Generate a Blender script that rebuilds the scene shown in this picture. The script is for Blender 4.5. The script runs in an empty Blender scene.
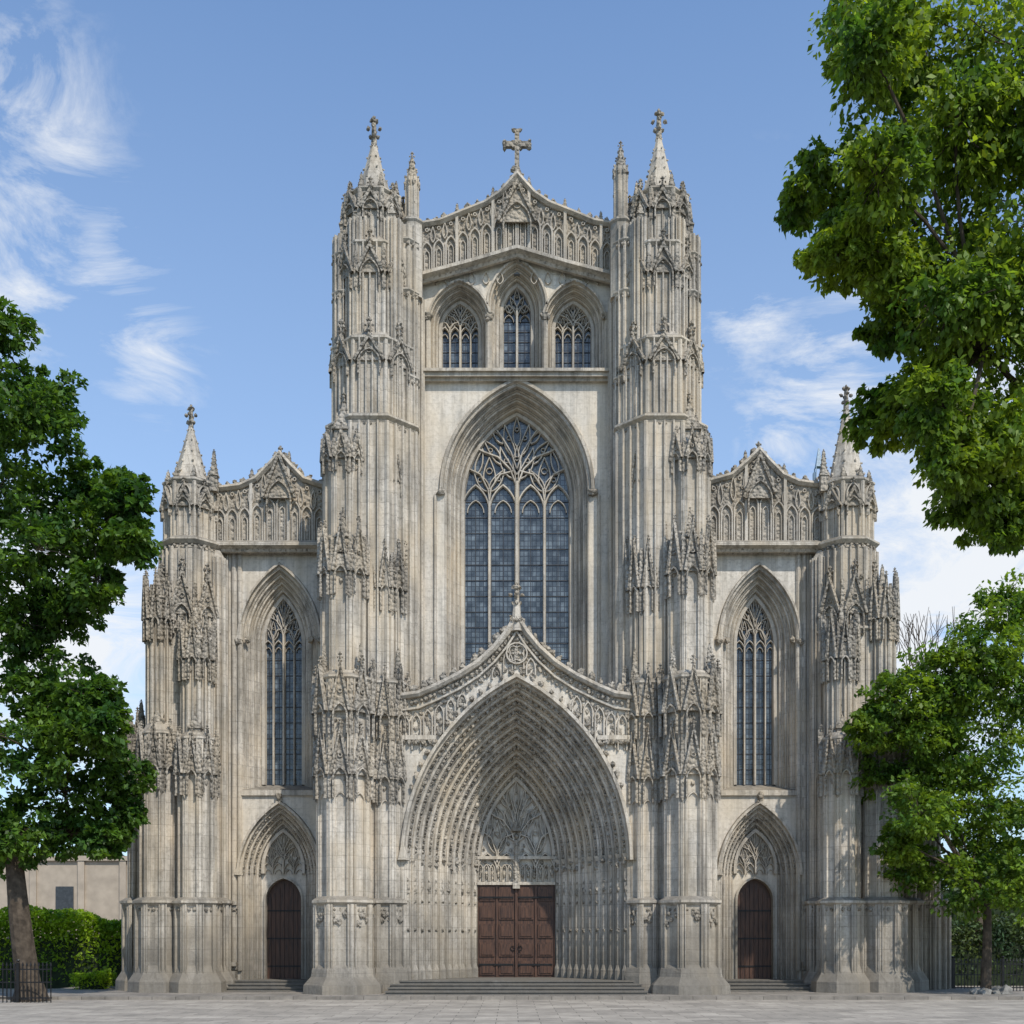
import bpy, math, random
import numpy as np
from mathutils import Vector
random.seed(7); rng=np.random.default_rng(7)
scene=bpy.context.scene
# ------------------------------------------------------------------ survey helpers
# camera station: 45 m in front of the facade plane (y=0), eye 2.0 m above the plaza
F=1170.0; EYE=2.0; CAMD=45.0; HZ=941.0
def PX(u,Y=0.0): return (u-516.0)*(CAMD+Y)/F
def PZ(v,Y=0.0): return EYE+(HZ-v)*(CAMD+Y)/F
def L(px,Y=0.0): return px*(CAMD+Y)/F
def side_u(u,s):
    if s<0: return u
    return 516+float(np.interp(516-u,[0,191,234,327,366,398,600],[0,192,241,332,377,414,620]))
# ------------------------------------------------------------------ mesh builder
t=(1+5**.5)/2
ICO_V=np.array([(-1,t,0),(1,t,0),(-1,-t,0),(1,-t,0),(0,-1,t),(0,1,t),(0,-1,-t),(0,1,-t),(t,0,-1),(t,0,1),(-t,0,-1),(-t,0,1)],float)
ICO_V/=np.linalg.norm(ICO_V[0])
ICO_F=np.array([(0,11,5),(0,5,1),(0,1,7),(0,7,10),(0,10,11),(1,5,9),(5,11,4),(11,10,2),(10,7,6),(7,1,8),(3,9,4),(3,4,2),(3,2,6),(3,6,8),(3,8,9),(4,9,5),(2,4,11),(6,2,10),(8,6,7),(9,8,1)])
class MB:
    fr=(np.array([0,0,0.]),np.array([1,0,0.]),np.array([0,1,0.]))
    def __init__(s): s.v=[]; s.f=[]; s.n=0; s.l=[]
    def add(s,vs,fs):
        vs=np.asarray(vs,float); O,T,D=MB.fr
        w=O+vs[:,0:1]*T+vs[:,1:2]*D; w[:,2]+=vs[:,2]
        s.v.append(w); n=s.n
        s.f.extend([tuple(i+n for i in f) for f in fs]); s.n+=len(vs)
    def lump(s,x,y,z,a,b=None,c=None):
        O,T,D=MB.fr
        w=O+x*T+y*D; s.l.append((w[0],w[1],w[2]+z,a,b or a,c or a))
    def obj(s,name,mat,parent=None):
        if s.l:
            Lp=np.array(s.l); m=len(Lp)
            j=1+rng.uniform(-.38,.38,(m,12,1))
            vv=ICO_V[None]*j*Lp[:,None,3:6]+Lp[:,None,0:3]
            s.v.append(vv.reshape(-1,3))
            ff=(ICO_F[None]+(np.arange(m)*12)[:,None,None]+s.n).reshape(-1,3)
            s.f.extend([tuple(q) for q in ff.tolist()]); s.n+=m*12; s.l=[]
        me=bpy.data.meshes.new(name)
        me.from_pydata(np.concatenate(s.v).tolist(),[],s.f); me.update()
        ob=bpy.data.objects.new(name,me); scene.collection.objects.link(ob)
        me.materials.append(mat)
        if parent: ob.parent=parent
        return ob
def frame(O=(0,0,0),T=(1,0,0),D=(0,1,0)):
    MB.fr=(np.array(O,float),np.array(T,float),np.array(D,float))
def box(B,x0,x1,y0,y1,z0,z1):
    if x0>x1:x0,x1=x1,x0
    B.add([(x0,y0,z0),(x1,y0,z0),(x1,y1,z0),(x0,y1,z0),(x0,y0,z1),(x1,y0,z1),(x1,y1,z1),(x0,y1,z1)],
      [(0,3,2,1),(4,5,6,7),(0,1,5,4),(1,2,6,5),(2,3,7,6),(3,0,4,7)])
def frust(B,cx,cy,r0,r1,z0,z1,n=8,rot=None,sy=1):
    if rot is None: rot=math.pi/n
    c=math.cos(math.pi/n); vs=[]
    for r,z in((r0/c,z0),(max(r1,.004)/c,z1)):
        for k in range(n):
            a=rot+2*math.pi*k/n; vs.append((cx+r*math.cos(a),cy+sy*r*math.sin(a),z))
    fs=[(k,(k+1)%n,n+(k+1)%n,n+k) for k in range(n)]+[tuple(range(n))[::-1],tuple(range(n,2*n))]
    B.add(vs,fs)
def sweep(B,path,prof,y0,cp=False,cpath=False):
    P=np.array(path,float); n=len(P); Nn=[]
    for i in range(n):
        if cpath: a=P[i]-P[i-1]; b=P[(i+1)%n]-P[i]
        else:
            a=P[i]-P[i-1] if i>0 else P[1]-P[0]; b=P[i+1]-P[i] if i<n-1 else a
        a=a/(np.linalg.norm(a)+1e-9); b=b/(np.linalg.norm(b)+1e-9)
        na=np.array([-a[1],a[0]]); nb=np.array([-b[1],b[0]]); m=na+nb; m=m/(np.linalg.norm(m)+1e-9)
        Nn.append(m/max(.4,m@na))
    k=len(prof); vs=[]
    for p,m in zip(P,Nn):
        for (o,dy) in prof: vs.append((p[0]+m[0]*o,y0+dy,p[1]+m[1]*o))
    fs=[]
    for i in range(n if cpath else n-1):
        j=(i+1)%n
        for q in range(k if cp else k-1):
            r=(q+1)%k; fs.append((i*k+q,i*k+r,j*k+r,j*k+q))
    if cp and not cpath: fs+=[tuple(range(k)),tuple(range((n-1)*k,n*k))]
    B.add(vs,fs)
def bar(w,d): return [(-w/2,0),(-w/2*.55,-d),(w/2*.55,-d),(w/2,0)]   # chamfered bar, proud by d
def arch(cx,a,zs,h,zb=None,n=10):
    R=(a*a+h*h)/(2*a); ph=math.acos((a-R)/R); pts=[]
    if zb is not None: pts.append((cx-a,zb))
    for i in range(n+1):
        q=math.pi+(ph-math.pi)*i/n; pts.append((cx-a+R+R*math.cos(q),zs+R*math.sin(q)))
    pts[-1]=(cx,zs+h)
    return pts+[(2*cx-x,z) for x,z in pts[-2::-1]]
def arch_h(a,h,d):
    R=(a*a+h*h)/(2*a); return math.sqrt(max(.01,(R-d)**2-(R-a)**2))
def aw(B,xl,xr,zb,zt,cx,a,zs,h,zo,y,n=10):
    pts=arch(cx,a,zs,h,zo,n); half=pts[:len(pts)//2+1]
    for i in range(len(half)-1):
        (xa,za),(xb,zb_)=half[i],half[i+1]
        B.add([(xl,y,za),(xa,y,za),(xb,y,zb_),(xl,y,zb_)],[(0,1,2,3)])
        B.add([(xr,y,za),(2*cx-xa,y,za),(2*cx-xb,y,zb_),(xr,y,zb_)],[(3,2,1,0)])
    if zt>zs+h: B.add([(xl,y,zs+h),(xr,y,zs+h),(xr,y,zt),(xl,y,zt)],[(0,1,2,3)])
    if zb<zo: B.add([(xl,y,zb),(xr,y,zb),(xr,y,zo),(xl,y,zo)],[(0,1,2,3)])
def ring(B,cx,cz,r,y,w,d,n=16):
    sweep(B,[(cx-r*math.cos(2*math.pi*i/n),cz+r*math.sin(2*math.pi*i/n)) for i in range(n)],bar(w,d),y,cpath=True)
def mouchette(B,x0,z0,x1,z1,w,y,bw,d=.12,inner=True,bend=0):
    "flame shaped tracery opening, pointed at both ends"
    dx,dz=x1-x0,z1-z0; l=math.hypot(dx,dz); nx,nz=-dz/l,dx/l; n=6; a=[];b=[]
    for i in range(n+1):
        f=i/n; o=w*math.sin(math.pi*f**.75); c=bend*l*math.sin(math.pi*f)
        a.append((x0+dx*f+nx*(o+c),z0+dz*f+nz*(o+c))); b.append((x0+dx*f-nx*(o-c),z0+dz*f-nz*(o-c)))
    sweep(B,a,bar(bw,d),y); sweep(B,b,bar(bw,d*.97),y+.002)
    if inner:
        cxm,czm=x0+dx*.6,z0+dz*.6
        ring(B,cxm,czm,w*.5,y+.01,bw*.55,d*.7,8)
def vbar(B,x,z0,z1,y,w,d): sweep(B,[(x,z0),(x,z1)],bar(w,d),y)

STONE=MB();WALL=MB();CARV=MB();TRAC=MB();GLASS=MB();LEAD=MB();WOOD=MB();IRON=MB();ROOF=MB();STEP=MB()
# ------------------------------------------------------------------ gothic vocabulary
def leaves_line(B,p0,p1,y,s=.1,gap=.27):
    d=math.hypot(p1[0]-p0[0],p1[1]-p0[1]); n=max(1,int(d/gap))
    for i in range(n):
        f=(i+.5+random.uniform(-.15,.15))/n; x=p0[0]+(p1[0]-p0[0])*f; z=p0[1]+(p1[1]-p0[1])*f
        k=random.uniform(.7,1.3)
        B.lump(x,y,z,s*k,s*.9*k,s*random.uniform(.8,1.4))
        if random.random()<.85: B.lump(x+random.uniform(-.5,.5)*s,y,z+s*.8,s*.55*k)
def finial(B,x,y,z,s):
    frust(B,x,y,s*.2,s*.13,z,z+s*1.9,6)
    for zz,q in((.55,.26),(1.15,.42),(1.7,.2)):
        for a in range(4):
            B.lump(x+s*q*math.cos(a*1.571),y+s*q*math.sin(a*1.571),z+s*zz+.05*s,s*.17)
    B.lump(x,y,z+s*1.95,s*.13,s*.13,s*.22)
def spire(B,cx,cy,r,z0,z1,n=8,cs=.1,gap=.34):
    frust(B,cx,cy,r,.045,z0,z1,n)
    k=int((z1-z0)/gap)
    for a in range(n):
        an=math.pi/n+2*math.pi*a/n
        for i in range(k):
            f=(i+.4)/k; rr=(r*(1-f)+.045)*1.04+.01
            B.lump(cx+rr*math.cos(an),cy+rr*math.sin(an),z0+(z1-z0)*f,cs*(1-.5*f),cs*(1-.5*f),cs*(1.1-.5*f))
def gablet(B,x,y,z,w,h,fin=True,drop=None):
    hw=w/2
    B.add([(x-hw,y-.02,z),(x+hw,y-.02,z),(x,y-.02,z+h),(x-hw,y-.1,z),(x+hw,y-.1,z),(x,y-.1,z+h)],[(3,4,5),(0,3,5,2),(1,2,5,4),(0,1,4,3)])
    pth=[(x-hw,z),(x,z+h),(x+hw,z)]
    sweep(B,pth,[(-.08,-.08),(-.06,-.2),(.03,-.22),(.05,-.08)],y)
    for sg in(-1,1): leaves_line(B,(x+sg*hw,z),(x,z+h),y-.16,max(.045,w*.07),max(.18,w*.3))
    a=hw*.7; dz=drop if drop is not None else h*.35
    sweep(B,arch(x,a,z-dz*.2,min(h*.55,a*1.7),z-dz,5),bar(.08,.1),y-.1)
    ring(B,x,z+h*.42,w*.1,y-.1,.05,.05,8)
    if fin: finial(B,x,y-.1,z+h-.05,max(.16,w*.3))
def pinnacle(B,x,y,z,w,h,cs=None):
    hs=h*.4
    frust(B,x,y,w/2,w/2,z,z+hs,4)
    frust(B,x,y,w*.62,w*.62,z+hs*.9,z+hs,4)
    for a in range(4):
        an=a*math.pi/2; n=(math.cos(an),math.sin(an))
        hw=w*.5; T=(-n[1],n[0])
        B.add([(x+n[0]*w*.55+T[0]*hw,y+n[1]*w*.55+T[1]*hw,z+hs),(x+n[0]*w*.55-T[0]*hw,y+n[1]*w*.55-T[1]*hw,z+hs),(x+n[0]*w*.4,y+n[1]*w*.4,z+hs+w*1.1),(x,y,z+hs)],[(0,1,2),(0,2,3),(1,3,2)])
    spire(B,x,y,w*.4,z+hs,z+h*.95,4,cs or w*.13,w*.55)
    finial(B,x,y,z+h*.88,w*.38)
ANG=[-90,-45,-135,0,180]
def onfaces(cx,cy,r,fn,angs=ANG):
    for A in angs:
        q=math.radians(A); n=(math.cos(q),math.sin(q))
        frame((cx+n[0]*r,cy+n[1]*r,0),(-n[1],n[0],0),(-n[0],-n[1],0)); fn(A)
    frame()
def shaft(cx,cy,r,z0,z1,ribs=1,B=None,lan=False,col=.075,setoff=None,edge=False):
    B=B or STONE
    frust(B,cx,cy,r,r,z0,z1)
    c=r/math.cos(math.pi/8)
    for k in range(8):
        a=math.pi/8+k*math.pi/4
        if math.sin(a)>.5: continue
        frust(B,cx+c*math.cos(a),cy+c*math.sin(a),col,col,z0,z1,6)
    fw=2*r*math.tan(math.pi/8)
    def f(A):
        if lan:
            a=fw*.33
            sweep(STONE,arch(0,a,z1-a*2.1,a*1.7,z0+.15,6),bar(.08,.12),0)
            if ribs: vbar(STONE,0,z0+.15,z1-a*1.5,0,.06,.06)
        elif edge:
            for sg in(-1,1):
                vbar(STONE,sg*fw*.36,z0,z1,0,.08,.1)
        else:
            for i in range(ribs):
                x=-fw/2+fw*(i+1)/(ribs+1); vbar(STONE,x,z0,z1,0,min(.09,fw*.14),.11)
    if ribs or lan or edge: onfaces(cx,cy,r,f)
    if setoff: frust(B,cx,cy,r+.02,setoff,z1,z1+(r-setoff)*1.6+.05)
def course(cx,cy,r,z,p=.14,h=.22,carve=True):
    frust(STONE,cx,cy,r+.02,r+p,z,z+h*.5); frust(STONE,cx,cy,r+p,r+p,z+h*.5,z+h*.75); frust(STONE,cx,cy,r+p,r,z+h*.75,z+h*1.15)
    if carve:
        n=int(2*math.pi*(r+p)/.24)
        for k in range(n):
            a=2*math.pi*k/n
            if math.sin(a)>.4: continue
            CARV.lump(cx+(r+.07)*math.cos(a),cy+(r+.07)*math.sin(a),z-.08,.075,.075,.09)
def tiers(cx,cy,r,zl,dens=3,corner=True):
    "crocketed gablets on every face; zl = list of (z, h)"
    fw=2*r*math.tan(math.pi/8)
    for i,(z,h) in enumerate(zl):
        def f(A,z=z,h=h):
            hh=h*random.uniform(.9,1.08)
            gablet(CARV,0,-.02-.05*(i%2),z,fw*.98,hh,drop=h*.5)
            for k in range(dens): CARV.lump(random.uniform(-.42,.42)*fw,-.02,z+random.uniform(-.25,.95)*h,.07,.05,.11)
        onfaces(cx,cy,r,f)
        if not corner: continue
        c=r/math.cos(math.pi/8)
        for k in range(8):
            a=math.pi/8+k*math.pi/4
            if math.sin(a)>.5: continue
            x,y=cx+(c+.04)*math.cos(a),cy+(c+.04)*math.sin(a)
            g=random.uniform(-.08,.08)*h
            frust(CARV,x,y,.07,.07,z-h*.5,z+h*.25,4); spire(CARV,x,y,.07,z+h*.25,z+h*.8+g,4,.035,.2)
            CARV.lump(x,y,z-h*.52,.08,.08,.13)
# ------------------------------------------------------------------ stair towers + buttress piers of the main tower
def main_tower(s):
    def cxu(u,Y): return PX(side_u(u,s),Y)
    Yc=-.5
    cx=cxu(374,Yc); r=lambda p:L(p,Yc); z=lambda v:PZ(v,Yc)
    shaft(cx,Yc,r(43),0,z(440),3,setoff=r(38))
    shaft(cx,Yc,r(38),z(440),z(358),4,setoff=r(32))
    shaft(cx,Yc,r(32),z(358),z(262),3,setoff=r(26)); 
    shaft(cx,Yc,r(26),z(262),z(205),1,lan=True)
    # slim companion shafts filling the cluster width
    for (u,ra,v0,v1,Y) in((404,13,1000,232,-.75),(345,10,1000,240,-.9),(333,8,1000,440,-.6),(414,8,1000,300,-.35),(392,8,560,222,-1.35),(358,8,560,222,-1.4)):
        shaft(cxu(u,Y),Y,L(ra,Y),0 if v0>900 else PZ(v0,Y),PZ(v1,Y),1,col=.055)
    for v,ra in((440,40),(362,35),(266,29)):
        course(cx,Yc,r(ra)+.03,z(v),.2,.3)
    tiers(cx,Yc,r(32),[(z(292),L(28))],3)
    tiers(cx,Yc,r(37),[(z(380),L(26))],3,False)
    tiers(cx,Yc,r(26),[(z(226),L(20))],2)
    for u,Y,zz in((404,-.75,300),(345,-.9,300),(404,-.75,385),(404,-.75,250),(345,-.9,262)):
        course(cxu(u,Y),Y,L(10 if u==345 else 13,Y),PZ(zz,Y),.1,.2)
    # crown of the turret : two receding stages then the slender spire
    course(cx,Yc,r(25),z(208),.12,.22)
    for k in range(8):
        a=math.pi/8+k*math.pi/4; c=r(25)
        pinnacle(CARV,cx+c*math.cos(a),Yc+c*math.sin(a),z(209),.2,L(20))
    sh=0 if s<0 else 7
    frust(STONE,cx,Yc,r(22),r(17),z(206),z(196))
    frust(STONE,cx,Yc,r(16),r(14),z(197),z(186)); 
    spire(STONE,cx,Yc,r(13.5),z(190),z(140-sh),8,.055,.42)
    finial(CARV,cx,Yc,z(146-sh),L(14))
    Y=-.7; sh2=0 if s<0 else 11
    x=cxu(412,Y); frust(STONE,x,Y,L(10),L(10),PZ(300,Y),PZ(222,Y)); course(x,Y,L(9),PZ(228,Y),.1,.2,False)
    shaft(x,Y,L(6),PZ(222,Y),PZ(180-sh2,Y),0,col=.035)
    for k in range(8):
        q=k*.785+.39; CARV.lump(x+L(7)*math.cos(q),Y+L(7)*math.sin(q),PZ(186-sh2,Y),.07,.07,.13); CARV.lump(x+L(6.5)*math.cos(q),Y+L(6.5)*math.sin(q),PZ(206-sh2,Y),.05,.05,.08)
    spire(CARV,x,Y,L(6),PZ(182-sh2,Y),PZ(158-sh2,Y),8,.05,.24); finial(CARV,x,Y,PZ(163-sh2,Y),.2)
    # pinnacles on the small shafts
    pinnacle(CARV,cxu(345,-.9),-.9,PZ(240,-.9),.34,L(34)); pinnacle(CARV,cxu(392,-1.35),-1.35,PZ(224,-1.4),.28,L(24)); pinnacle(CARV,cxu(358,-1.4),-1.4,PZ(224,-1.4),.28,L(24))
    # two attached piers stepping outwards
    for (u,st,off) in((344,[(452,560,17,-1.75),(560,682,20,-2.1),(682,905,24,-2.45),(905,1010,27,-2.6)],0),
                      (387,[(474,575,12,-1.35),(575,686,14.5,-1.5),(686,905,16,-1.65),(905,1010,17.5,-1.7)],1)):
        for i,(v1,v0,ra,Y) in enumerate(st):
            x=cxu(u,Y); R=L(ra,Y); zt=PZ(v1,Y); zb=max(0,PZ(v0,Y)) if i<3 else 0
            prev=L(st[i-1][2],Y) if i else R*.55
            shaft(x,Y,R,zb,zt,1,setoff=prev,col=.08,edge=(i>=2 or off==0))
            fw=2*R*math.tan(math.pi/8)
            if i==0:
                tiers(x,Y,R,[(zt-.5,L(26,Y))],2); pinnacle(CARV,x,Y,zt,R*1.05,L(52,Y))
            if i==1:
                tiers(x,Y,R,[(zt-L(18,Y),L(46,Y))],6); course(x,Y,R,zt-L(4,Y),.12,.2)
                pinnacle(CARV,x,Y-R*.35,zt+.1,R*.6,L(44,Y))
            if i==2:
                tiers(x,Y,R,[(zt-L(96,Y),L(46,Y)),(zt-L(34,Y),L(44,Y))],8); course(x,Y,R,zt-L(4,Y),.14,.26)
                def f(A,R=R,fw=fw,zb=zb,zt=zt,Y=Y):
                    sweep(STONE,arch(0,fw*.3,zt-L(122,Y),fw*.45,zb+.2,6),bar(.07,.07),0)
                onfaces(x,Y,R,f)
                for dx in(-1,1): pinnacle(CARV,x+dx*R*.75,Y-R*.55,zt-L(14,Y),.26,L(50,Y))
            if i==3:
                course(x,Y,R-.1,zt-.12,.22,.36)
                def f(A,fw=fw):
                    for k in range(6): CARV.lump(random.uniform(-.35,.35)*fw,-.03,zt-.3-random.random()*.4,.09,.06,.11)
                onfaces(x,Y,R,f)
                e=.42 if off==0 else .18
                frust(STONE,x,Y,R+e,R+e-.02,0,.42); frust(STONE,x,Y,R+e-.02,R+.15,.42,.72); frust(STONE,x,Y,R+.15,R+.11,.72,1.0);frust(STONE,x,Y,R+.11,R,1.0,1.15)
    # tower return wall
    xa=cxu(352,0); box(WALL,xa-.3*1,xa+.3,-.3,9,0,PZ(262))
for s in(-1,1): main_tower(s)
# ------------------------------------------------------------------ stepped splay of an opening
def splay(a,zs,h,zb,cx,y0,dn,dy,n,Bm=None,fig=None,fs=.08,gap=.3,colz=None):
    Bm=Bm or STONE; p=arch(cx,a,zs,h,zb,14)
    for k in range(n):
        o=-k*dn; y=k*dy
        prof=[(o,y),(o-.18*dn,y-.05*dy),(o-.42*dn,y+.02*dy),(o-.52*dn,y+.28*dy),(o-.45*dn,y+.5*dy),(o-.62*dn,y+.72*dy),(o-.85*dn,y+.6*dy),(o-dn,y+.8*dy),(o-dn,y+dy)]
        sweep(Bm,p,prof,y0)
        if fig:
            R=(a*a+h*h)/(2*a); d=(k+.62)*dn; ph=math.acos((a-R)/(R-d)) if abs((a-R)/(R-d))<1 else math.pi/2
            arcl=(math.pi-ph)*(R-d); m=max(3,int(arcl/gap))
            for i in range(m):
                q=math.pi+(ph-math.pi)*(i+.5+random.uniform(-.12,.12))/m
                for sg in(-1,1):
                    x=cx+sg*((a-R)-(R-d)*math.cos(q)); z=zs+(R-d)*math.sin(q); yy=y0+y+.5*dy
                    kk=random.uniform(.8,1.2)
                    CARV.lump(x,yy,z,fs*kk,fs*kk,fs*1.35*kk)
                    CARV.lump(x-sg*fs*.6,yy-.05,z+fs*1.3,fs*.6,fs*.6,fs*.5)
# ------------------------------------------------------------------ tracery windows
def window(cx,a,zb,zs,h,y,lights=4,glass=True,bw=.12,saddle=.62,blind=False):
    if glass:
        p=arch(cx,a,zs,h,zb,12); GLASS.add([(x,y+.12,z) for x,z in p],[tuple(range(len(p)))])
    sweep(TRAC,arch(cx,a-.02,zs,h-.02,zb,12),[(.05,.1),(.05,-.1),(-.07,-.1),(-.11,.1)],y)
    w=2*a/lights; zl=zs-.06*h-w*.2
    for i in range(1,lights):
        big=lights%2==0 and i==lights//2
        vbar(TRAC,cx-a+i*w,zb,zs+(.22*h if big else .0),y+.08,bw*(1.5 if big else 1),.2 if big else .16)
    for i in range(lights):
        c=cx-a+(i+.5)*w
        sweep(TRAC,arch(c,w/2,zl,w*.95,None,6),bar(bw*.7,.14),y+.08)
        sweep(TRAC,arch(c,w*.3,zl-.05,w*.45,None,5),bar(bw*.4,.1),y+.09)
    def M(x0,z0,x1,z1,wd,**k):
        mouchette(TRAC,cx+x0*a,zs+z0*h,cx+x1*a,zs+z1*h,wd*a,y+.08,bw*.5,**k)
    if lights==4:
        for sg in(-1,1):
            M(sg*.5,.12,sg*.5,.5,.11); M(sg*.5,.1,sg*.22,.36,.08); M(sg*.5,.1,sg*.78,.34,.08)
            M(sg*.02,.24,sg*.30,.62,.085,bend=sg*-.08); M(sg*.3,.42,sg*.60,.70,.075,bend=sg*.06)
            M(sg*.03,.5,sg*.22,.88,.075,bend=sg*-.06); M(sg*.74,.3,sg*.62,.6,.06,inner=False)
            M(sg*.25,.66,sg*.45,.82,.05,inner=False)
            sweep(TRAC,[(cx+sg*a*q,zs+h*g) for q,g in((0,.16),(.12,.36),(.34,.5),(.6,.56),(.72,.6))],bar(bw*.7,.17),y+.08)
            sweep(TRAC,[(cx+sg*a*q,zs+h*g) for q,g in((0,.36),(.1,.55),(.26,.72),(.40,.84))],bar(bw*.6,.17),y+.08)
            sweep(TRAC,[(cx+sg*a*q,zs+h*g) for q,g in((.5,.0),(.52,.12),(.66,.3),(.86,.36))],bar(bw*.6,.17),y+.08)
            sweep(TRAC,[(cx+sg*a*q,zs+h*g) for q,g in((.5,.0),(.47,.14),(.3,.3),(.06,.34))],bar(bw*.6,.165),y+.08)
        M(0,.62,0,.97,.07); M(0,.3,0,.62,.07)
    else:
        for sg in(-1,1):
            M(sg*.05,.2,sg*.42,.62,.13); M(sg*.5,.1,sg*.72,.36,.08,inner=False)
            M(sg*.45,.08,sg*.16,.28,.08,inner=False)
        M(0,.3,0,.9,.17)
    if saddle and glass:
        zz=zb+saddle
        while zz<zs: box(LEAD,cx-a,cx+a,y+.09,y+.115,zz-.015,zz+.015); zz+=saddle
        n=lights
        for i in range(n):
            x=cx-a+(i+.5)*2*a/n
            box(LEAD,x-.01,x+.01,y+.1,y+.118,zb,zs-.1)
# great west window
cx=PX(517); a=L(72.5); zs=PZ(490); h=L(106); sp_=.62
aw(WALL,PX(420),PX(616),PZ(720),PZ(374),cx,a,zs,h,PZ(700),0)
splay(a,zs,h,PZ(700),cx,0,sp_/4,1.1/4,4)
hi=arch_h(a,h,sp_); window(cx,a-sp_,PZ(700),zs,hi,1.1,4,bw=.13)
sweep(STONE,arch(cx,a+.12,zs,h+.14,PZ(492),14),bar(.2,.14),0)
for sg in(-1,1):
    CARV.lump(cx+sg*(a+.12),-.1,zs-.1,.2,.14,.16); vbar(STONE,cx+sg*(a+.35),PZ(700),zs-.2,0,.12,.1)
    vbar(STONE,cx+sg*(a+1.0),PZ(700),PZ(384),0,.1,.08)
# cornice below belfry
for y,z0,z1 in((-.18,PZ(383),PZ(380)),(-.32,PZ(380),PZ(376)),(-.42,PZ(376),PZ(373))): box(STONE,PX(421),PX(613),y,.5,z0,z1-.003)
# belfry
yb=.15
for (c,w0,w1,ao,vap,vsp) in((459.5,420,489,30,283,324),(517,489,545,28,262,306),(574,545,616,30,283,324)):
    c=PX(c,yb);ao_=L(ao,yb);zs_=PZ(vsp,yb);h_=L(vsp-vap,yb)
    aw(WALL,PX(w0,yb),PX(w1,yb),PZ(376,yb),PZ(257,yb),c,ao_,zs_,h_,PZ(371,yb),yb)
    d=L(9 if ao==30 else 11.5); splay(ao_,zs_,h_,PZ(373,yb),c,yb,d/3,.24,3)
    hh=arch_h(ao_,h_,d); window(c,ao_-d,PZ(373,yb),zs_,hh,yb+.72,4 if ao==30 else 2,bw=.075,saddle=.4)
    sweep(STONE,arch(c,ao_+.06,zs_,h_+.08,None,12),bar(.13,.13),yb)
    leaves_line(CARV,(c-ao_*.5,zs_+h_*.85),(c,zs_+h_+.05),yb-.12,.05,.22); leaves_line(CARV,(c+ao_*.5,zs_+h_*.85),(c,zs_+h_+.05),yb-.12,.05,.22)
for u in(428,489,545,607):
    x=PX(u,yb); frust(STONE,x,yb-.08,.11,.11,PZ(372,yb),PZ(318,yb),8); frust(CARV,x,yb-.1,.12,.2,PZ(322,yb),PZ(316,yb),8)
    for k in range(5): CARV.lump(x+random.uniform(-.2,.2),yb-.2,PZ(320,yb)+random.uniform(-.1,.1),.07)
# blind panels in the belfry spandrels
for u in(436,448,472,486,500,534,548,562,586,598):
    mouchette(TRAC,PX(u,yb),PZ(285,yb),PX(u,yb),PZ(272,yb),.12,yb,.05,.08,False)
# parapet polygons -------------------------------------------------
def lerp(pts,x): return float(np.interp(x,[p[0] for p in pts],[p[1] for p in pts]))
def parapet(bot,top,y,n,gap=.44,thick=.35,pin=3):
    xs=np.linspace(bot[0][0],bot[-1][0],n*4+1)
    for i in range(len(xs)-1):
        xa,xb=xs[i],xs[i+1]; za,zb,zc,zd=lerp(bot,xa),lerp(bot,xb),lerp(top,xa),lerp(top,xb)
        CARV.add([(xa,y,za),(xb,y,zb),(xb,y,zd),(xa,y,zc),(xa,y+thick,za),(xb,y+thick,zb),(xb,y+thick,zd),(xa,y+thick,zc)],[(0,1,2,3),(4,7,6,5),(3,2,6,7)])
    w=(bot[-1][0]-bot[0][0])/n
    for i in range(n):
        x0=bot[0][0]+i*w; xc=x0+w/2; zb=lerp(bot,xc); zt=lerp(top,xc)
        H=zt-zb; aa=w*.42
        sweep(TRAC,arch(xc,aa,zb+H*.45,min(aa*1.8,H*.4),zb+.1,5),bar(.08,.1),y)
        sweep(TRAC,arch(xc,aa*.5,zb+H*.38,aa*.9,zb+.1,4),bar(.05,.07),y)
        mouchette(TRAC,x0,zb+H*.58,x0,zb+H*.9,aa*.45,y,.05,.09,False)
        ring(TRAC,xc,zb+H*.88,aa*.3,y,.05,.08,8)
        for k in range(3): CARV.lump(xc+random.uniform(-.45,.45)*w,y-.03,zt-random.uniform(.05,.35)*H,.05,.05,.07)
        if i%pin==0 and i: 
            frust(TRAC,x0,y-.06,.055,.055,zb,lerp(top,x0)+.05,4); pinnacle(CARV,x0,y+.1,lerp(top,x0)-.1,.16,.62)
    sweep(STONE,top,[(.0,.5),(.1,.45),(.1,-.15),(0,-.2),(-.1,-.08),(-.1,0)],y)
    sweep(STONE,bot,[(.12,0),(.1,-.2),(.0,-.36),(-.12,-.36),(-.2,-.16),(-.3,-.1),(-.32,0)],y)
    for i in range(len(top)-1): leaves_line(CARV,(top[i][0],top[i][1]+.15),(top[i+1][0],top[i+1][1]+.15),y+.05,.13,.33)
    for i in range(len(bot)-1): leaves_line(CARV,(bot[i][0],bot[i][1]-.2),(bot[i+1][0],bot[i+1][1]-.2),y-.12,.06,.2)
yp=-.05
bot=[(PX(u,yp),PZ(v,yp)) for u,v in((421,277),(470,264),(517,250),(564,264),(613,277))]
top=[(PX(u,yp),PZ(v,yp)) for u,v in((421,226),(440,223),(462,214),(485,205),(500,195),(510,184),(517,176),(524,184),(534,195),(549,205),(572,214),(594,223),(613,226))]
parapet(bot,top,yp,16)
gablet(CARV,PX(517),yp-.12,PZ(226),1.5,L(40),fin=False)
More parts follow.
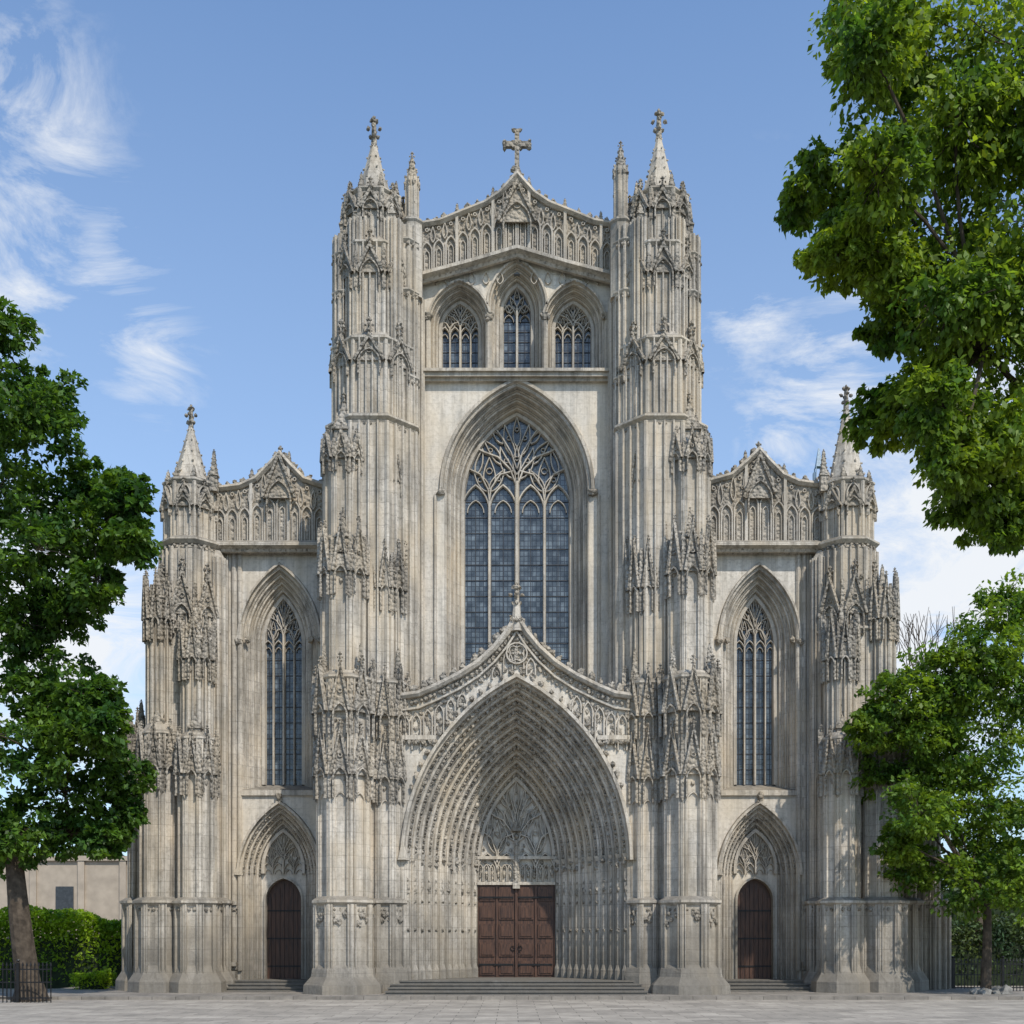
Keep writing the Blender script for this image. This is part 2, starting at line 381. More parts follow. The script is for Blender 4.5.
# summit cross
xc=PX(517); zc=PZ(180)
frust(CARV,xc,0,.16,.1,zc,zc+.5,8)
box(CARV,xc-.09,xc+.09,-.09,.09,zc+.4,PZ(131)); zm=PZ(145); box(CARV,xc-.44,xc+.44,-.085,.085,zm-.1,zm+.1)
for dx,dz in((-.48,0),(.48,0),(0,.56)):
    for k in range(3): CARV.lump(xc+dx+(0 if dx else (k-1)*.12),0,zm+dz+((k-1)*.12 if dx else 0),.1)
for q in range(4): CARV.lump(xc+.18*math.cos(q*1.57+.785),0,zm+.18*math.sin(q*1.57+.785),.08)
for k in range(5): CARV.lump(xc+random.uniform(-.15,.15),0,zc+.35+random.uniform(-.1,.1),.1)
# ------------------------------------------------------------------ main portal
yq=-2.0; cx=PX(516.5,yq); a=4.15; zs=PZ(860,yq); h=6.7; zb=.56
N=11; dn=2.6/N; dy=3.7/N
splay(a,zs,h,zb,cx,yq,dn,dy,N,fig=True,fs=.08,gap=.235)
Rr=(a*a+h*h)/(2*a)
def gtop(x):
    return float(np.interp(abs(x),[0,.35,.8,1.4,2.1,2.9,3.6,4.3],[13.85,13.3,12.75,12.2,11.75,11.35,11.05,10.95]))
def atop(x):
    x=abs(x)
    if x>=a: return zb
    return zs+math.sqrt(max(0,Rr**2-(x+Rr-a)**2))
xs=np.linspace(-4.35,4.35,121)
for i in range(120):
    xa,xb=xs[i],xs[i+1]
    mid=(xa+xb)/2; 
    za,zb2=(atop(xa),atop(xb)); 
    if abs(mid)>=a: za=zb2=zb
    WALL.add([(cx+xa,yq,za),(cx+xb,yq,zb2),(cx+xb,yq,gtop(xb)),(cx+xa,yq,gtop(xa)),(cx+xb,.05,gtop(xb)-.4),(cx+xa,.05,gtop(xa)-.4)],[(0,1,2,3),(3,2,4,5)])
gp=[(cx+x,gtop(x)) for x in(-4.35,-3.6,-2.9,-2.1,-1.4,-.8,-.35,0,.35,.8,1.4,2.1,2.9,3.6,4.35)]
sweep(STONE,gp,[(.0,.3),(.1,.25),(.12,-.2),(0,-.28),(-.1,-.2),(-.13,0)],yq)
sweep(STONE,[(x,z-.5) for x,z in gp],bar(.12,.16),yq)
for i in range(len(gp)-1):
    leaves_line(CARV,(gp[i][0],gp[i][1]+.2),(gp[i+1][0],gp[i+1][1]+.2),yq-.02,.17,.34)
    leaves_line(CARV,(gp[i][0],gp[i][1]-.28),(gp[i+1][0],gp[i+1][1]-.28),yq-.06,.09,.17)
    leaves_line(CARV,(gp[i][0],gp[i][1]-.72),(gp[i+1][0],gp[i+1][1]-.72),yq-.04,.08,.19)
sweep(STONE,arch(cx,a+.05,zs,h+.06,zs,16),bar(.2,.2),yq)
ap=arch(cx,a+.2,zs,h+.26,None,20)
for i in range(6,len(ap)-7): leaves_line(CARV,ap[i],ap[i+1],yq-.1,.1,.26)
# carved spandrel: mouchettes, quatrefoils, small lancets
for x in np.arange(-4.1,4.11,.42):
    z0=atop(x)+.35; z1=gtop(x)-.62
    if abs(x)>3.9: z0=zs+4.2
    if z1-z0>.55 and z1-z0<6:
        z0b=max(z0,z1-1.4)
        sweep(TRAC,arch(cx+x,.16,z1-.45,.35,z0b,5),bar(.07,.1),yq)
        for k in range(int((z1-z0b)*13)): CARV.lump(cx+x+random.uniform(-.2,.2),yq-.02,random.uniform(z0b,z1),.075,.05,.1)
for sg in(-1,1):
    z=gtop(3.6)-1.55; 
    box(STONE,cx+sg*2.95,cx+sg*4.4,yq-.14,yq+.2,z-.12,z+.04)
    for k in range(10): CARV.lump(cx+sg*random.uniform(3,4.3),yq-.12,z-.2,.09)
frust(STONE,cx,yq-.1,.2,.12,PZ(632,yq),PZ(604,yq),8); finial(CARV,cx,yq-.1,PZ(612,yq),.5)
for k in range(8): CARV.lump(cx+.2*math.cos(k*.785),yq-.1+.2*math.sin(k*.785),PZ(622,yq),.09)
ring(TRAC,cx,12.55,.38,yq-.02,.09,.14,14)
for k in range(4): ring(TRAC,cx+.18*math.cos(k*1.57+.78),12.55+.18*math.sin(k*1.57+.78),.15,yq-.02,.05,.1,8)
# jamb capitals, bases, mid rings for each order
for k in range(N):
    for sg in(-1,1):
        x=cx+sg*(a-(k+.5)*dn); y=yq+(k+.45)*dy
        for q in range(4): CARV.lump(x+random.uniform(-.08,.08),y-.02+random.uniform(-.08,.05),zs+random.uniform(-.22,.15),.1,.1,.12)
        frust(STONE,x,y,.07,.15,zs+.05,zs+.25,6)
        frust(STONE,x,y,.15,.15,zb,zb+.35,8); frust(STONE,x,y,.15,.08,zb+.35,zb+.55,8); frust(STONE,x,y,.075,.075,zb+.5,zs,6)
        CARV.lump(x,y-.06,zb+1.85,.1,.1,.08); CARV.lump(x,y-.06,zs-1.05,.1,.1,.2); CARV.lump(x,y-.05,zs-.72,.07,.07,.09)
        CARV.lump(x,y-.05,zs-1.5,.09,.08,.07)
# tympanum + doors
yt=yq+3.7; ai=a-2.6; hi=arch_h(a,h,2.6)
p=arch(cx,ai,zs,hi,PZ(885,yt),12); WALL.add([(x,yt+.02,z) for x,z in p],[tuple(range(len(p)))])
window(cx,ai-.02,PZ(858,yt)+.1,zs+.15,hi-.2,yt-.08,4,glass=False,bw=.12)
for q in range(70):
    x=random.uniform(-1,1)*ai*.95; z=random.uniform(zs+.1,zs+hi*.8)
    if z-zs<arch_h(a,h,2.6)*(1-(abs(x)/ai)**1.6): CARV.lump(cx+x,yt-.02,z,.06,.05,.09)
z0=PZ(885,yt); z1=PZ(858,yt)
box(STONE,cx-ai,cx+ai,yt-.16,yt,z0,z0+.12); box(STONE,cx-ai,cx+ai,yt-.2,yt,z1-.06,z1+.06)
for i in range(13):
    x=cx-ai+(i+.5)*2*ai/13
    sweep(TRAC,arch(x,.095,z0+.62,.2,z0+.14,5),bar(.05,.1),yt)
    CARV.lump(x,yt-.05,z0+.42,.055,.05,.2); CARV.lump(x,yt-.06,z0+.68,.045)
# centre statue
frust(CARV,cx,yt-.14,.13,.1,z0+.1,z1+.7,8); CARV.lump(cx,yt-.16,z1+.85,.1,.1,.13); frust(CARV,cx,yt-.15,.22,.05,z1+1.05,z1+1.5,8); box(STONE,cx-.14,cx+.14,yt-.25,yt,z0-.15,z0+.1)
def doorleaf(x0,x1,z0,z1,y,rows=5,cols=2):
    box(WOOD,x0+.015,x1-.015,y,y+.1,z0,z1)
    w=(x1-x0)/cols; hh=(z1-z0)/rows
    for i in range(cols):
        for j in range(rows):
            xa,xb=x0+i*w+.09,x0+(i+1)*w-.09; za,zb_=z0+j*hh+.09,z0+(j+1)*hh-.09
            box(WOOD,xa,xb,y-.045,y,za,zb_); box(WOOD,xa+.07,xb-.07,y-.075,y-.045,za+.07,zb_-.07)
    for i in range(cols+1): box(WOOD,max(x0+.02,x0+i*w-.04),min(x1-.02,x0+i*w+.04),y-.06,y,z0,z1-.003)
    for zz in(z0+.5,z1-.5): box(IRON,x0+.05,x1-.12,y-.09,y-.061,zz-.035,zz+.035)
doorleaf(cx-ai,cx,zb,z0,yt-.05); doorleaf(cx,cx+ai,zb,z0,yt-.05)
for sg in(-1,1): ring(IRON,cx+sg*.14,zb+1.15,.09,yt-.13,.03,.03,10)
box(WOOD,cx-.05,cx+.05,yt-.13,yt-.02,zb,z0)
# ------------------------------------------------------------------ aisle wings
def wing(s):
    y=.4; U=lambda u,Y=y:PX(side_u(u,s),Y)
    xl,xr=sorted((U(205),U(345))); xm=U(279.5)
    zmid=PZ(797,y)
    a=1.5;zs=PZ(640,y);h=2.83;zo=PZ(790,y)
    aw(WALL,xl,xr,zmid,PZ(545,y),xm,a,zs,h,zo,y)
    splay(a,zs,h,zo,xm,y,.17,.22,4); hi=arch_h(a,h,.68)
    window(xm,.82,PZ(782,y),zs,hi,y+.88,4,bw=.075)
    sweep(STONE,arch(xm,a+.08,zs,h+.1,zs,12),bar(.14,.14),y)
    for sg in(-1,1):
        CARV.lump(xm+sg*(a+.08),y-.1,zs-.08,.16,.12,.13); CARV.lump(xm+sg*(a-.25),y,zs,.12,.12,.14)
    box(STONE,xm-a,xm+a,y-.1,y+.95,zo-.22,zo-.02)
    STONE.add([(xm-a,y-.1,zo-.02),(xm+a,y-.1,zo-.02),(xm+a,y+.95,PZ(782,y)),(xm-a,y+.95,PZ(782,y))],[(0,1,2,3)])
    # side portal
    a=1.52;zs=PZ(875,y);h=2.72;zo=.5
    aw(WALL,xl,xr,0,zmid,xm,a,zs,h,zo,y)
    splay(a,zs,h,zo,xm,y,.16,.22,4,fig=True,fs=.05,gap=.2); hi=arch_h(a,h,.64); ai=a-.64; yd=y+.88
    sweep(STONE,arch(xm,a+.08,zs,h+.1,zs,12),bar(.16,.16),y)
    leaves_line(CARV,(xm-.6,zs+h-.45),(xm,zs+h+.2),y-.1,.07,.22);leaves_line(CARV,(xm+.6,zs+h-.45),(xm,zs+h+.2),y-.1,.07,.22)
    CARV.lump(xm,y-.12,zs+h+.32,.13,.1,.2)
    ad=.7;zd=3.62;hd=.85
    aw(WALL,xm-ai,xm+ai,zo,zs-.02,xm,ad,zd,hd,zo,yd)
    WALL.add([(x,yd,z) for x,z in arch(xm,ai,zs,hi,zs-.02,10)],[tuple(range(len(arch(xm,ai,zs,hi,zs-.02,10))))])
    sweep(STONE,arch(xm,ad,zd,hd,zo,8),[(.0,-.0),(.08,-.1),(0,-.12),(-.02,.25)],yd)
    window(xm,ai-.05,zs+.1,zs+.3,hi-.4,yd-.08,4,glass=False,bw=.06)
    for k in range(30): 
        q=random.uniform(0,6.28); rr=random.uniform(.1,.55); CARV.lump(xm+rr*math.cos(q)*.9,yd-.03,zs+.7+rr*math.sin(q),.05,.04,.07)
    p=arch(xm,ad,zd,hd,zo,8); WOOD.add([(x,yd+.2,z) for x,z in p],[tuple(range(len(p)))])
    for i in range(8): box(WOOD,xm-ad+i*.175+.012,xm-ad+(i+1)*.175-.012,yd+.16,yd+.2,zo,zd+hd*(1-abs((i+.5)/4-1))*.9)
    for zz in(zo+.5,zo+1.6,zo+2.7): box(IRON,xm-ad,xm+ad,yd+.135,yd+.158,zz-.03,zz+.03)
    # courses
    for (v,p_,carve) in((548,.4,True),(905,.2,True),(966,.3,False)):
        z=PZ(v,y)
        for xa,xb in(((xl,xr),) if v==548 else ((xl,xm-1.62),(xm+1.62,xr))):
            box(STONE,xa,xb,y-p_,y+.1,z,z+.16); box(STONE,xa,xb,y-p_*.6,y+.1,z-.14,z)
            if carve:
                n=int((xb-xa)/.2)
                for i in range(n): CARV.lump(xa+(i+.5)*(xb-xa)/n,y-p_*.5,z-.2,.08,.08,.1)
            if v==905:
                n=int((xb-xa)/.12)
                for i in range(n*2): CARV.lump(random.uniform(xa,xb),y-.04,z-random.uniform(.2,.6),.07,.06,.1)
    for xa,xb in((xl,xm-1.62),(xm+1.62,xr)): box(STONE,xa,xb,y-.45,y+.1,0,.6); box(STONE,xa,xb,y-.38,y+.1,.6,.85)
    # shafts flanking
    for u in(234,240,324,330): frust(STONE,U(u),y-.02,.09,.09,.85,PZ(552,y),8)
    for u in(228,334): vbar(STONE,U(u),1,PZ(552,y),y,.1,.1)
    # parapet
    yp=.15; u=lambda q:PX(side_u(q,s),yp); dv=0 if s<0 else -4
    b=[(u(214),PZ(545,yp)),(u(326),PZ(545,yp))]; tp=[(u(q),PZ(v+dv,yp)) for q,v in((214,490),(240,487),(256,480),(270,466),(280,455),(290,466),(304,480),(326,487))]
    if s>0: b=b[::-1]; tp=tp[::-1]
    parapet(b,tp,yp,9,pin=3)
    gablet(CARV,u(280),yp-.12,PZ(500,yp),1.3,L(44),fin=False); finial(CARV,u(280),yp+.1,PZ(462+dv,yp),.32)
    # body behind
    xa,xb=sorted((U(190,0),U(345,0))); box(WALL,xa,xb,1.9,26,0,PZ(535)); box(ROOF,xa,xb,.5,26,PZ(535),PZ(530))
    # outer turret
    Yc=.1; R=lambda p:L(p,Yc); z=lambda v:PZ(v,Yc); c=PX(side_u(191,s),Yc); up=0 if s<0 else 20
    shaft(c,Yc,R(30),0,z(640),1,setoff=R(27)); shaft(c,Yc,R(27),z(640),z(556),2,setoff=R(24)); shaft(c,Yc,R(23),z(556),z(490),1,lan=True)
    for v,ra in((640,29),(552,26),(492,22)): course(c,Yc,R(ra),z(v),.15,.26)
    tiers(c,Yc,R(23),[(z(515),L(18))],2,False); tiers(c,Yc,R(28),[(z(622),L(40))],6)
    for k in range(8):
        q=math.pi/8+k*math.pi/4; pinnacle(CARV,c+R(22)*math.cos(q),Yc+R(22)*math.sin(q),z(490),.18,L(15))
    frust(STONE,c,Yc,R(21),R(17),z(489),z(480)); spire(STONE,c,Yc,R(16),z(481),z(424-up),8,.055,.42); finial(CARV,c,Yc,z(430-up),L(12))
    x=PX(side_u(214,s),-.3); pinnacle(CARV,x,-.3,PZ(492,-.3),.28,L(42))
    for (uu,st) in((160,[(600,735,11,-.9),(735,905,17,-1.1),(905,1010,21,-1.2)]),(197,[(640,740,13,-1.2),(740,905,16,-1.5),(905,1010,19,-1.6)]),(142,[(735,905,11,.2),(905,1010,16,.2)]),(216,[(560,905,9,-.1),(905,1010,12,-.2)])):
        for i,(v1,v0,ra,Y) in enumerate(st):
            x=PX(side_u(uu,s),Y); RR=L(ra,Y); zt=PZ(v1,Y); zb_=0 if i==len(st)-1 else PZ(v0,Y)
            prev=L(st[i-1][2],Y) if i else RR*.5
            last=i==len(st)-1
            shaft(x,Y,RR,zb_,zt,1,setoff=prev,edge=ra>14)
            if not last and ra>10: tiers(x,Y,RR,[(zt-L(36 if i else 22,Y),L(42,Y))],5); course(x,Y,RR,zt-L(4,Y),.12,.22)
            if not last and ra>10: pinnacle(CARV,x,Y-RR*.2,zt-.1,RR*.7,L(36,Y))
            if last:
                course(x,Y,RR-.06,zt-.1,.2,.32)
                frust(STONE,x,Y,RR+.3,RR+.28,0,.5); frust(STONE,x,Y,RR+.28,RR+.1,.5,.8); frust(STONE,x,Y,RR+.1,RR,.8,1.1)
    if s>0:
        for uu,Y in((122,.9),(112,1.4)): 
            x=PX(side_u(uu,s),Y); shaft(x,Y,.45,0,PZ(800 if uu>115 else 905,Y),1); frust(CARV,x,Y,.5,.1,PZ(800 if uu>115 else 905,Y),PZ(770 if uu>115 else 890,Y)); course(x,Y,.45,PZ(905,Y),.1,.2)
for s in(-1,1): wing(s)
# tower body
box(WALL,PX(350),PX(682),3.4,12,0,PZ(268)); box(ROOF,PX(352),PX(680),.4,12,PZ(268),PZ(265)); box(WALL,PX(372),PX(660),12,60,0,PZ(560))
# steps with projecting nosings
def flight(x0,x1,ytop,yback,n,rise,tread,z0,spread):
    for i in range(n):
        zt=z0-rise*i; yf=ytop-tread*i; yk=yback if i==0 else ytop-tread*(i-1)
        xa,xb=x0-spread*i,x1+spread*i
        box(STEP,xa+.03,xb-.03,yf,yk,0,zt-.05); box(STEP,xa,xb,yf-.035,yk,zt-.05,zt)
flight(-4.5,4.5,-2.3,1.85,5,.11,.46,.555,.05)
for s in(-1,1):
    xm2=PX(side_u(279.5,s),.4); ex=.9 if s<0 else 0
    flight(xm2-1.6-ex,xm2+1.6,-.25,1.35,4,.12,.42,.5,.28)
AP=MB(); box(AP,-18.2,18.6,-5.2,45,-.2,.11)
# ------------------------------------------------------------------ materials
def nt(name):
    m=bpy.data.materials.new(name); m.use_nodes=True; t=m.node_tree; return m,t,t.nodes,t.links,t.nodes['Principled BSDF']
def stone(name,c1,c2,dark,block=(.95,.42),bstr=.35,carve=0,streak=.75,top=.6,mort=.7,high=.35):
    m,t,N_,Lk,P=nt(name)
    geo=N_.new('ShaderNodeNewGeometry'); sep=N_.new('ShaderNodeSeparateXYZ'); Lk.new(geo.outputs['Position'],sep.inputs[0])
    ad=N_.new('ShaderNodeMath'); ad.operation='MULTIPLY_ADD'; Lk.new(sep.outputs['Y'],ad.inputs[0]); ad.inputs[1].default_value=.93; Lk.new(sep.outputs['X'],ad.inputs[2])
    cb=N_.new('ShaderNodeCombineXYZ'); Lk.new(ad.outputs[0],cb.inputs[0]); Lk.new(sep.outputs['Z'],cb.inputs[1])
    br=N_.new('ShaderNodeTexBrick'); Lk.new(cb.outputs[0],br.inputs['Vector']); br.inputs['Scale'].default_value=1
    br.inputs['Brick Width'].default_value=block[0]; br.inputs['Row Height'].default_value=block[1]; br.inputs['Mortar Size'].default_value=.010; br.inputs['Mortar Smooth'].default_value=.3
    br.inputs['Color1'].default_value=(*c1,1); br.inputs['Color2'].default_value=(*c2,1); br.inputs['Mortar'].default_value=(*[mort*x for x in c2],1)
    def noise(sc,scale,det=6,rough=.6):
        mp=N_.new('ShaderNodeMapping'); mp.inputs['Scale'].default_value=sc; Lk.new(geo.outputs['Position'],mp.inputs[0])
        n=N_.new('ShaderNodeTexNoise'); n.inputs['Scale'].default_value=scale; n.inputs['Detail'].default_value=det; n.inputs['Roughness'].default_value=rough; Lk.new(mp.outputs[0],n.inputs['Vector']); return n
    def ramp(src,a,b,v0=0,v1=1):
        r=N_.new('ShaderNodeMapRange'); r.inputs[1].default_value=a; r.inputs[2].default_value=b; r.inputs[3].default_value=v0; r.inputs[4].default_value=v1; Lk.new(src,r.inputs[0]); return r.outputs[0]
    def mul(a,b):
        n=N_.new('ShaderNodeMath'); n.operation='MULTIPLY'; Lk.new(a,n.inputs[0]); Lk.new(b,n.inputs[1]); return n.outputs[0]
    def mix(fac,A,Bc):
        x=N_.new('ShaderNodeMix'); x.data_type='RGBA'; Lk.new(fac,x.inputs[0]); Lk.new(A,x.inputs[6])
        if isinstance(Bc,tuple): x.inputs[7].default_value=(*Bc,1)
        else: Lk.new(Bc,x.inputs[7])
        return x.outputs[2]
    st=noise((2.6,2.6,.22),1.3,4,.62); mac=noise((1,1,.8),.45,4,.7); fine=noise((1,1,1),7,4,.72)
    col=mix(ramp(st.outputs[0],.45,.67,0,streak),br.outputs[0],dark)
    st2=noise((5,5,.12),1.7,2,.7); col=mix(ramp(st2.outputs[0],.5,.70,0,streak*.75),col,tuple(x*.8 for x in dark))
    # the exposed upper works are sootier than the sheltered bay
    col=mix(mul(ramp(sep.outputs['Z'],12,30,0,high),ramp(mac.outputs[0],.35,.6,.4,1)),col,tuple(x*1.25 for x in dark))
    col=mix(ramp(mac.outputs[0],.45,.68,0,.55),col,tuple(x*1.25 for x in dark))
    col=mix(ramp(fine.outputs[0],.48,.72,0,.55),col,tuple(x*.75 for x in dark))
    warm=noise((1,1,.5),.8,2,.6); col=mix(ramp(warm.outputs[0],.42,.68,0,.5),col,(c1[0]*.98,c1[1]*.89,c1[2]*.74))
    # lichen and soot on ledges that face the rain
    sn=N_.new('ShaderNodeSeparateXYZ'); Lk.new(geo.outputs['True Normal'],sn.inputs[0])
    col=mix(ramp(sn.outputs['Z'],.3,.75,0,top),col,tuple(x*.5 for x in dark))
    # damp plinth
    dz=N_.new('ShaderNodeMath'); dz.operation='MULTIPLY_ADD'; Lk.new(mac.outputs[0],dz.inputs[0]); dz.inputs[1].default_value=-5; Lk.new(sep.outputs['Z'],dz.inputs[2])
    col=mix(ramp(dz.outputs[0],2.0,-1.8,0,.75),col,tuple(x*.8 for x in dark))
    Lk.new(col,P.inputs['Base Color']); P.inputs['Roughness'].default_value=.92; P.inputs['Specular IOR Level'].default_value=.2
    hgt=N_.new('ShaderNodeMath'); hgt.operation='MULTIPLY_ADD'; Lk.new(fine.outputs[0],hgt.inputs[0]); hgt.inputs[1].default_value=1.0
    if carve:
        vo=N_.new('ShaderNodeTexVoronoi'); vo.inputs['Scale'].default_value=7.5; Lk.new(geo.outputs['Position'],vo.inputs['Vector'])
        h3=N_.new('ShaderNodeMath'); h3.operation='MULTIPLY_ADD'; Lk.new(vo.outputs['Distance'],h3.inputs[0]); h3.inputs[1].default_value=-carve; Lk.new(hgt.outputs[0],h3.inputs[2]); h2=h3.outputs[0]
        hgt.inputs[2].default_value=0
    else:
        Lk.new(ramp(br.outputs['Fac'],0,1,0,-.7),hgt.inputs[2]); h2=hgt.outputs[0]
    b=N_.new('ShaderNodeBump'); b.inputs['Strength'].default_value=bstr; b.inputs['Distance'].default_value=.05; Lk.new(h2,b.inputs['Height']); Lk.new(b.outputs[0],P.inputs['Normal'])
    return m
M_stone=stone('weathered_limestone',(.63,.572,.487),(.54,.49,.414),(.165,.148,.122),streak=.72,high=.38,bstr=.44)
M_wall=stone('ashlar_limestone',(.69,.635,.55),(.63,.578,.498),(.29,.262,.217),streak=.5,mort=.88,high=.12)
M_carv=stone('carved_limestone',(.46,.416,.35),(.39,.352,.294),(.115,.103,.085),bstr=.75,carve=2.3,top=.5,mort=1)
M_trac=stone('tracery_limestone',(.59,.54,.463),(.53,.483,.414),(.22,.198,.166),bstr=.3,mort=1)
M_step=stone('step_stone',(.34,.312,.272),(.29,.267,.232),(.13,.12,.103),block=(1.4,.9),top=.15)
def simple(name,c,rough=.8,metal=0,var=.3,sc=8,spec=.5,bump=0):
    m,t,N_,Lk,P=nt(name)
    n=N_.new('ShaderNodeTexNoise'); n.inputs['Scale'].default_value=sc; n.inputs['Detail'].default_value=4
    g=N_.new('ShaderNodeNewGeometry'); Lk.new(g.outputs['Position'],n.inputs['Vector'])
    r=N_.new('ShaderNodeValToRGB'); r.color_ramp.elements[0].position=.3; r.color_ramp.elements[1].position=.7
    r.color_ramp.elements[0].color=(*[x*(1-var) for x in c],1); r.color_ramp.elements[1].color=(*[x*(1+var) for x in c],1)
    Lk.new(n.outputs[0],r.inputs[0]); Lk.new(r.outputs[0],P.inputs['Base Color']); P.inputs['Roughness'].default_value=rough; P.inputs['Metallic'].default_value=metal; P.inputs['Specular IOR Level'].default_value=spec
    if bump:
        b=N_.new('ShaderNodeBump'); b.inputs['Strength'].default_value=bump; b.inputs['Distance'].default_value=.05; Lk.new(n.outputs[0],b.inputs['Height']); Lk.new(b.outputs[0],P.inputs['Normal'])
    return m
def glassmat():
    m,t,N_,Lk,P=nt('leaded_glass')
    g=N_.new('ShaderNodeNewGeometry'); s=N_.new('ShaderNodeSeparateXYZ'); Lk.new(g.outputs['Position'],s.inputs[0])
    c=N_.new('ShaderNodeCombineXYZ'); Lk.new(s.outputs['X'],c.inputs[0]); Lk.new(s.outputs['Z'],c.inputs[1])
    br=N_.new('ShaderNodeTexBrick'); br.offset=0; br.inputs['Scale'].default_value=1; br.inputs['Brick Width'].default_value=.16; br.inputs['Row Height'].default_value=.2; br.inputs['Mortar Size'].default_value=.016
    br.inputs['Color1'].default_value=(.09,.108,.118,1); br.inputs['Color2'].default_value=(.03,.038,.045,1); br.inputs['Mortar'].default_value=(.016,.016,.018,1); br.inputs['Bias'].default_value=-.1
    n=N_.new('ShaderNodeTexNoise'); n.inputs['Scale'].default_value=2.2; n.inputs['Detail'].default_value=3; Lk.new(g.outputs['Position'],n.inputs['Vector'])
    r=N_.new('ShaderNodeMapRange'); r.inputs[1].default_value=.35; r.inputs[2].default_value=.65; r.inputs[3].default_value=.5; r.inputs[4].default_value=1.8; Lk.new(n.outputs[0],r.inputs[0])
    x=N_.new('ShaderNodeVectorMath'); x.operation='SCALE'; Lk.new(br.outputs[0],x.inputs[0]); Lk.new(r.outputs[0],x.inputs['Scale'])
    Lk.new(c.outputs[0],br.inputs['Vector']); Lk.new(x.outputs[0],P.inputs['Base Color'])
    P.inputs['Roughness'].default_value=.2; P.inputs['Specular IOR Level'].default_value=.7
    n2=N_.new('ShaderNodeTexNoise'); n2.inputs['Scale'].default_value=6; n2.inputs['Detail'].default_value=1; Lk.new(g.outputs['Position'],n2.inputs['Vector'])
    b=N_.new('ShaderNodeBump'); b.inputs['Strength'].default_value=.45; b.inputs['Distance'].default_value=.03; Lk.new(n2.outputs[0],b.inputs['Height']); Lk.new(b.outputs[0],P.inputs['Normal'])
    return m
M_glass=glassmat(); M_lead=simple('lead_cames',(.04,.041,.044),.6,.3); M_iron=simple('wrought_iron',(.02,.02,.02),.5,.6)
M_roof=simple('lead_roof',(.16,.17,.18),.6,.2)
def woodmat():
    m,t,N_,Lk,P=nt('oak_door')
    g=N_.new('ShaderNodeNewGeometry'); mp=N_.new('ShaderNodeMapping'); mp.inputs['Scale'].default_value=(14,14,1.2); Lk.new(g.outputs['Position'],mp.inputs[0])
    n=N_.new('ShaderNodeTexNoise'); n.inputs['Scale'].default_value=1.5; n.inputs['Detail'].default_value=5; Lk.new(mp.outputs[0],n.inputs[0])
    r=N_.new('ShaderNodeValToRGB'); r.color_ramp.elements[0].position=.3; r.color_ramp.elements[1].position=.72
    r.color_ramp.elements[0].color=(.026,.011,.006,1); r.color_ramp.elements[1].color=(.11,.05,.026,1)
    Lk.new(n.outputs[0],r.inputs[0]); Lk.new(r.outputs[0],P.inputs['Base Color']); P.inputs['Roughness'].default_value=.55
    b=N_.new('ShaderNodeBump'); b.inputs['Strength'].default_value=.4; b.inputs['Distance'].default_value=.02; Lk.new(n.outputs[0],b.inputs['Height']); Lk.new(b.outputs[0],P.inputs['Normal'])
    return m
M_wood=woodmat()
cat=bpy.data.objects.new('cathedral',None); scene.collection.objects.link(cat)
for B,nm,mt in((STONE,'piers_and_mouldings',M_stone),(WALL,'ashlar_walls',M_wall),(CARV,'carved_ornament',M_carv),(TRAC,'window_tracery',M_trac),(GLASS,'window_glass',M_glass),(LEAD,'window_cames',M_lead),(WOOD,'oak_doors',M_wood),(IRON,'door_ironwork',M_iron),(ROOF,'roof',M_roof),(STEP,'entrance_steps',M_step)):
    B.obj(nm,mt,cat)
# ------------------------------------------------------------------ ground
def paving(name,c,bw,rh,rot=0):
    m,t,N_,Lk,P=nt(name)
    g=N_.new('ShaderNodeNewGeometry'); br=N_.new('ShaderNodeTexBrick'); Lk.new(g.outputs['Position'],br.inputs['Vector']); br.inputs['Scale'].default_value=1
    br.inputs['Brick Width'].default_value=bw; br.inputs['Row Height'].default_value=rh; br.inputs['Mortar Size'].default_value=.012
    br.inputs['Color1'].default_value=(*[x*1.1 for x in c],1); br.inputs['Color2'].default_value=(*[x*.82 for x in c],1); br.inputs['Mortar'].default_value=(*[x*.4 for x in c],1)
    n=N_.new('ShaderNodeTexNoise'); n.inputs['Scale'].default_value=.8; n.inputs['Detail'].default_value=7; n.inputs['Roughness'].default_value=.75; Lk.new(g.outputs['Position'],n.inputs[0])
    r=N_.new('ShaderNodeMapRange'); r.inputs[1].default_value=.35; r.inputs[2].default_value=.65; r.inputs[3].default_value=.62; r.inputs[4].default_value=1.15; Lk.new(n.outputs[0],r.inputs[0])
    x=N_.new('ShaderNodeVectorMath'); x.operation='SCALE'; Lk.new(br.outputs[0],x.inputs[0]); Lk.new(r.outputs[0],x.inputs['Scale']); Lk.new(x.outputs[0],P.inputs['Base Color']); P.inputs['Roughness'].default_value=.85
    b=N_.new('ShaderNodeBump'); b.inputs['Strength'].default_value=.4; b.inputs['Distance'].default_value=.02; b.invert=True; Lk.new(br.outputs['Fac'],b.inputs['Height']); Lk.new(b.outputs[0],P.inputs['Normal'])
    return m
def sheet(name,x0,x1,y0,y1,z,m):
    me=bpy.data.meshes.new(name); me.from_pydata([(x0,y0,z),(x1,y0,z),(x1,y1,z),(x0,y1,z)],[],[(0,1,2,3)]); me.materials.append(m)
    o=bpy.data.objects.new(name,me); scene.collection.objects.link(o); return o
sheet('ground',-1500,1500,-400,2500,-.008,simple('grass_earth',(.06,.08,.03),.95,0,.4,2))
sheet('paved_plaza',-70,70,-60,30,-.002,paving('plaza_paving',(.34,.302,.25),1.1,.7))
AP.obj('church_forecourt_pavement',paving('forecourt_paving',(.24,.213,.178),.8,.55))
